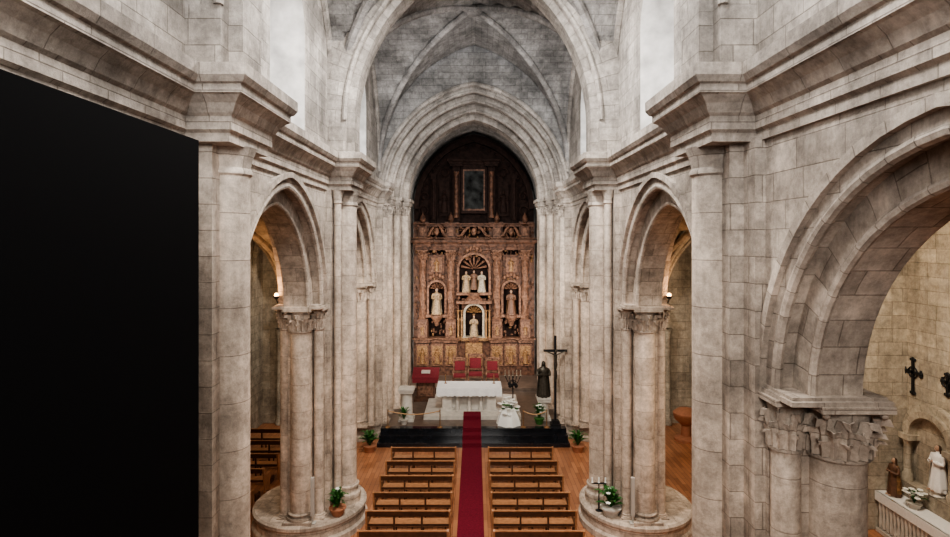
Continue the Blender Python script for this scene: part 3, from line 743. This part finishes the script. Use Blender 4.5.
def ironcross(loc,h):
    mb=MB(); 
    mb.box(-.02,.02,-.035,.035,-h/2,h/2,0); mb.box(-.02,.02,-h*.3,h*.3,h*.12-.035,h*.12+.035,0)
    for (y,z) in ((0,h/2),(0,-h/2),(h*.3,h*.12),(-h*.3,h*.12)):
        mb.ball((0,y,z),(.03,.07,.07),0)
        mb.ball((0,y+(.07 if y==0 else 0),z+(0 if y==0 else .07)),(.025,.04,.04),0); mb.ball((0,y-(.07 if y==0 else 0),z-(0 if y==0 else .07)),(.025,.04,.04),0)
    P=[(0,.15*cos(a),h*.12+.15*sin(a)) for a in [2*pi*i/16 for i in range(17)]]; mb.tube(P,.018,6,0)
    mb.obj('wrought_iron_cross',[M_iron],loc=loc)
ironcross((11.96,14.95,4.3),.9); ironcross((11.96,13.85,4.35),.5)
mb=MB(); mb.lathe([(.45,0),(.45,.1),(.2,.2),(.18,.6),(.45,.85),(.5,1.05),(.42,1.05),(0,1.0)],0,0,24,0); mb.lathe([(.5,1.05),(.5,1.1),(.3,1.25),(0,1.32)],0,0,24,0)
mb.obj('baptismal_font',[M_terra,M_terra],loc=(8.5,22.0,0))

# ------------------------------------------------------------------ lights
def light(kind,name,loc,power,col=(1,1,1),size=1,sy=None,target=None,spot=None):
    ld=bpy.data.lights.new(name,kind); ld.energy=power; ld.color=col
    if kind=='AREA':
        ld.size=size
        if sy: ld.shape='RECTANGLE'; ld.size_y=sy
    else: ld.shadow_soft_size=size
    if spot: ld.spot_size=radians(spot); ld.spot_blend=.8
    o=bpy.data.objects.new(name,ld); COL.objects.link(o); o.location=loc
    if target: o.rotation_euler=(Vector(target)-Vector(loc)).to_track_quat('-Z','Y').to_euler()
    return o
for sx in (-1,1):
    mb=MB(); mb.tube([(0,.2,-.05),(0,.1,-.1),(0,0,0)],.02,6,0); mb.lathe([(.03,0),(.07,.05),(.08,.10)],0,0,12,0); mb.ball((0,0,.10),(.055,.055,.07),1,10,6)
    mb.obj('wall_sconce',[M_iron,M_bulb],loc=(sx*5.22,14.62,6.42))
    light('POINT','sconce_light',(sx*5.5,14.4,6.8),34,(1,.56,.28),.1)
light('AREA','west_fill',(0,-5.5,12.5),1100,(1,.965,.92),5,4,(0,16,5))  # added fill behind the camera; the west wall has no window
light('AREA','nave_fill',(0,4.5,14.5),500,(1,.96,.91),2,2,(0,5.5,0))  # both nave lights are added overhead fill above the frame, no fixtures
light('AREA','nave_fill',(0,12,15.0),1200,(1,.95,.89),2,2,(0,13.5,0))
light('AREA','presbytery_fill',(0,26.9,13.3),40,(1,.95,.9),1.6,.3,(0,29,2))  # added fill for the altarpiece, hidden by the chancel arch
for sx in (-1,1):
    light('AREA','presbytery_side_fill',(sx*3.3,27.0,4.5),185,(1,.92,.84),.25,5,(sx*-.5,29.8,5))  # added side fill for the altarpiece, kept unseen behind the jambs
    light('SPOT','cornice_fill',(sx*3.4,16.5,10.9),580,(1,.98,.95),.2,None,(0,23,13),110)  # added spot fill for the vault, unseen behind the impost
    light('SPOT','cornice_fill',(sx*3.4,16.45,10.75),2500,(1,.95,.88),.2,None,(sx*-2.9,25,6),70)  # added spot to brighten the chancel jambs, no fixture there
    light('AREA','aisle_fill',(sx*7.4,12,8.6),50,(1,.82,.60),2,2,(sx*7.4,12,0))  # this aisle pair is added soft fill below the vaults
    light('AREA','aisle_fill',(sx*7.4,20,8.6),95,(1,.80,.58),2,2,(sx*7.4,20.5,0))
light('AREA','chapel_fill',(8.2,11.5,8.6),330,(1,.88,.72),1.5,1.5,(12,14.2,2.5))  # added warm fill for the side chapel, no real lamp
w=bpy.data.worlds.new('World'); S.world=w; w.use_nodes=True
w.node_tree.nodes['Background'].inputs[0].default_value=(.6,.68,.8,1); w.node_tree.nodes['Background'].inputs[1].default_value=.3

# ------------------------------------------------------------------ camera
cd=bpy.data.cameras.new('camera'); cam=bpy.data.objects.new('camera',cd); COL.objects.link(cam)
cd.sensor_width=36; cd.lens=550/950*36; cd.shift_y=-.030; cd.clip_start=.05; cd.clip_end=200
cam.location=(.06,0,8); cam.rotation_euler=(pi/2,0,0); S.camera=cam
S.view_settings.view_transform='AgX'
try: S.view_settings.look='AgX - Medium High Contrast'
except Exception as e: print(e)
S.view_settings.exposure=.42
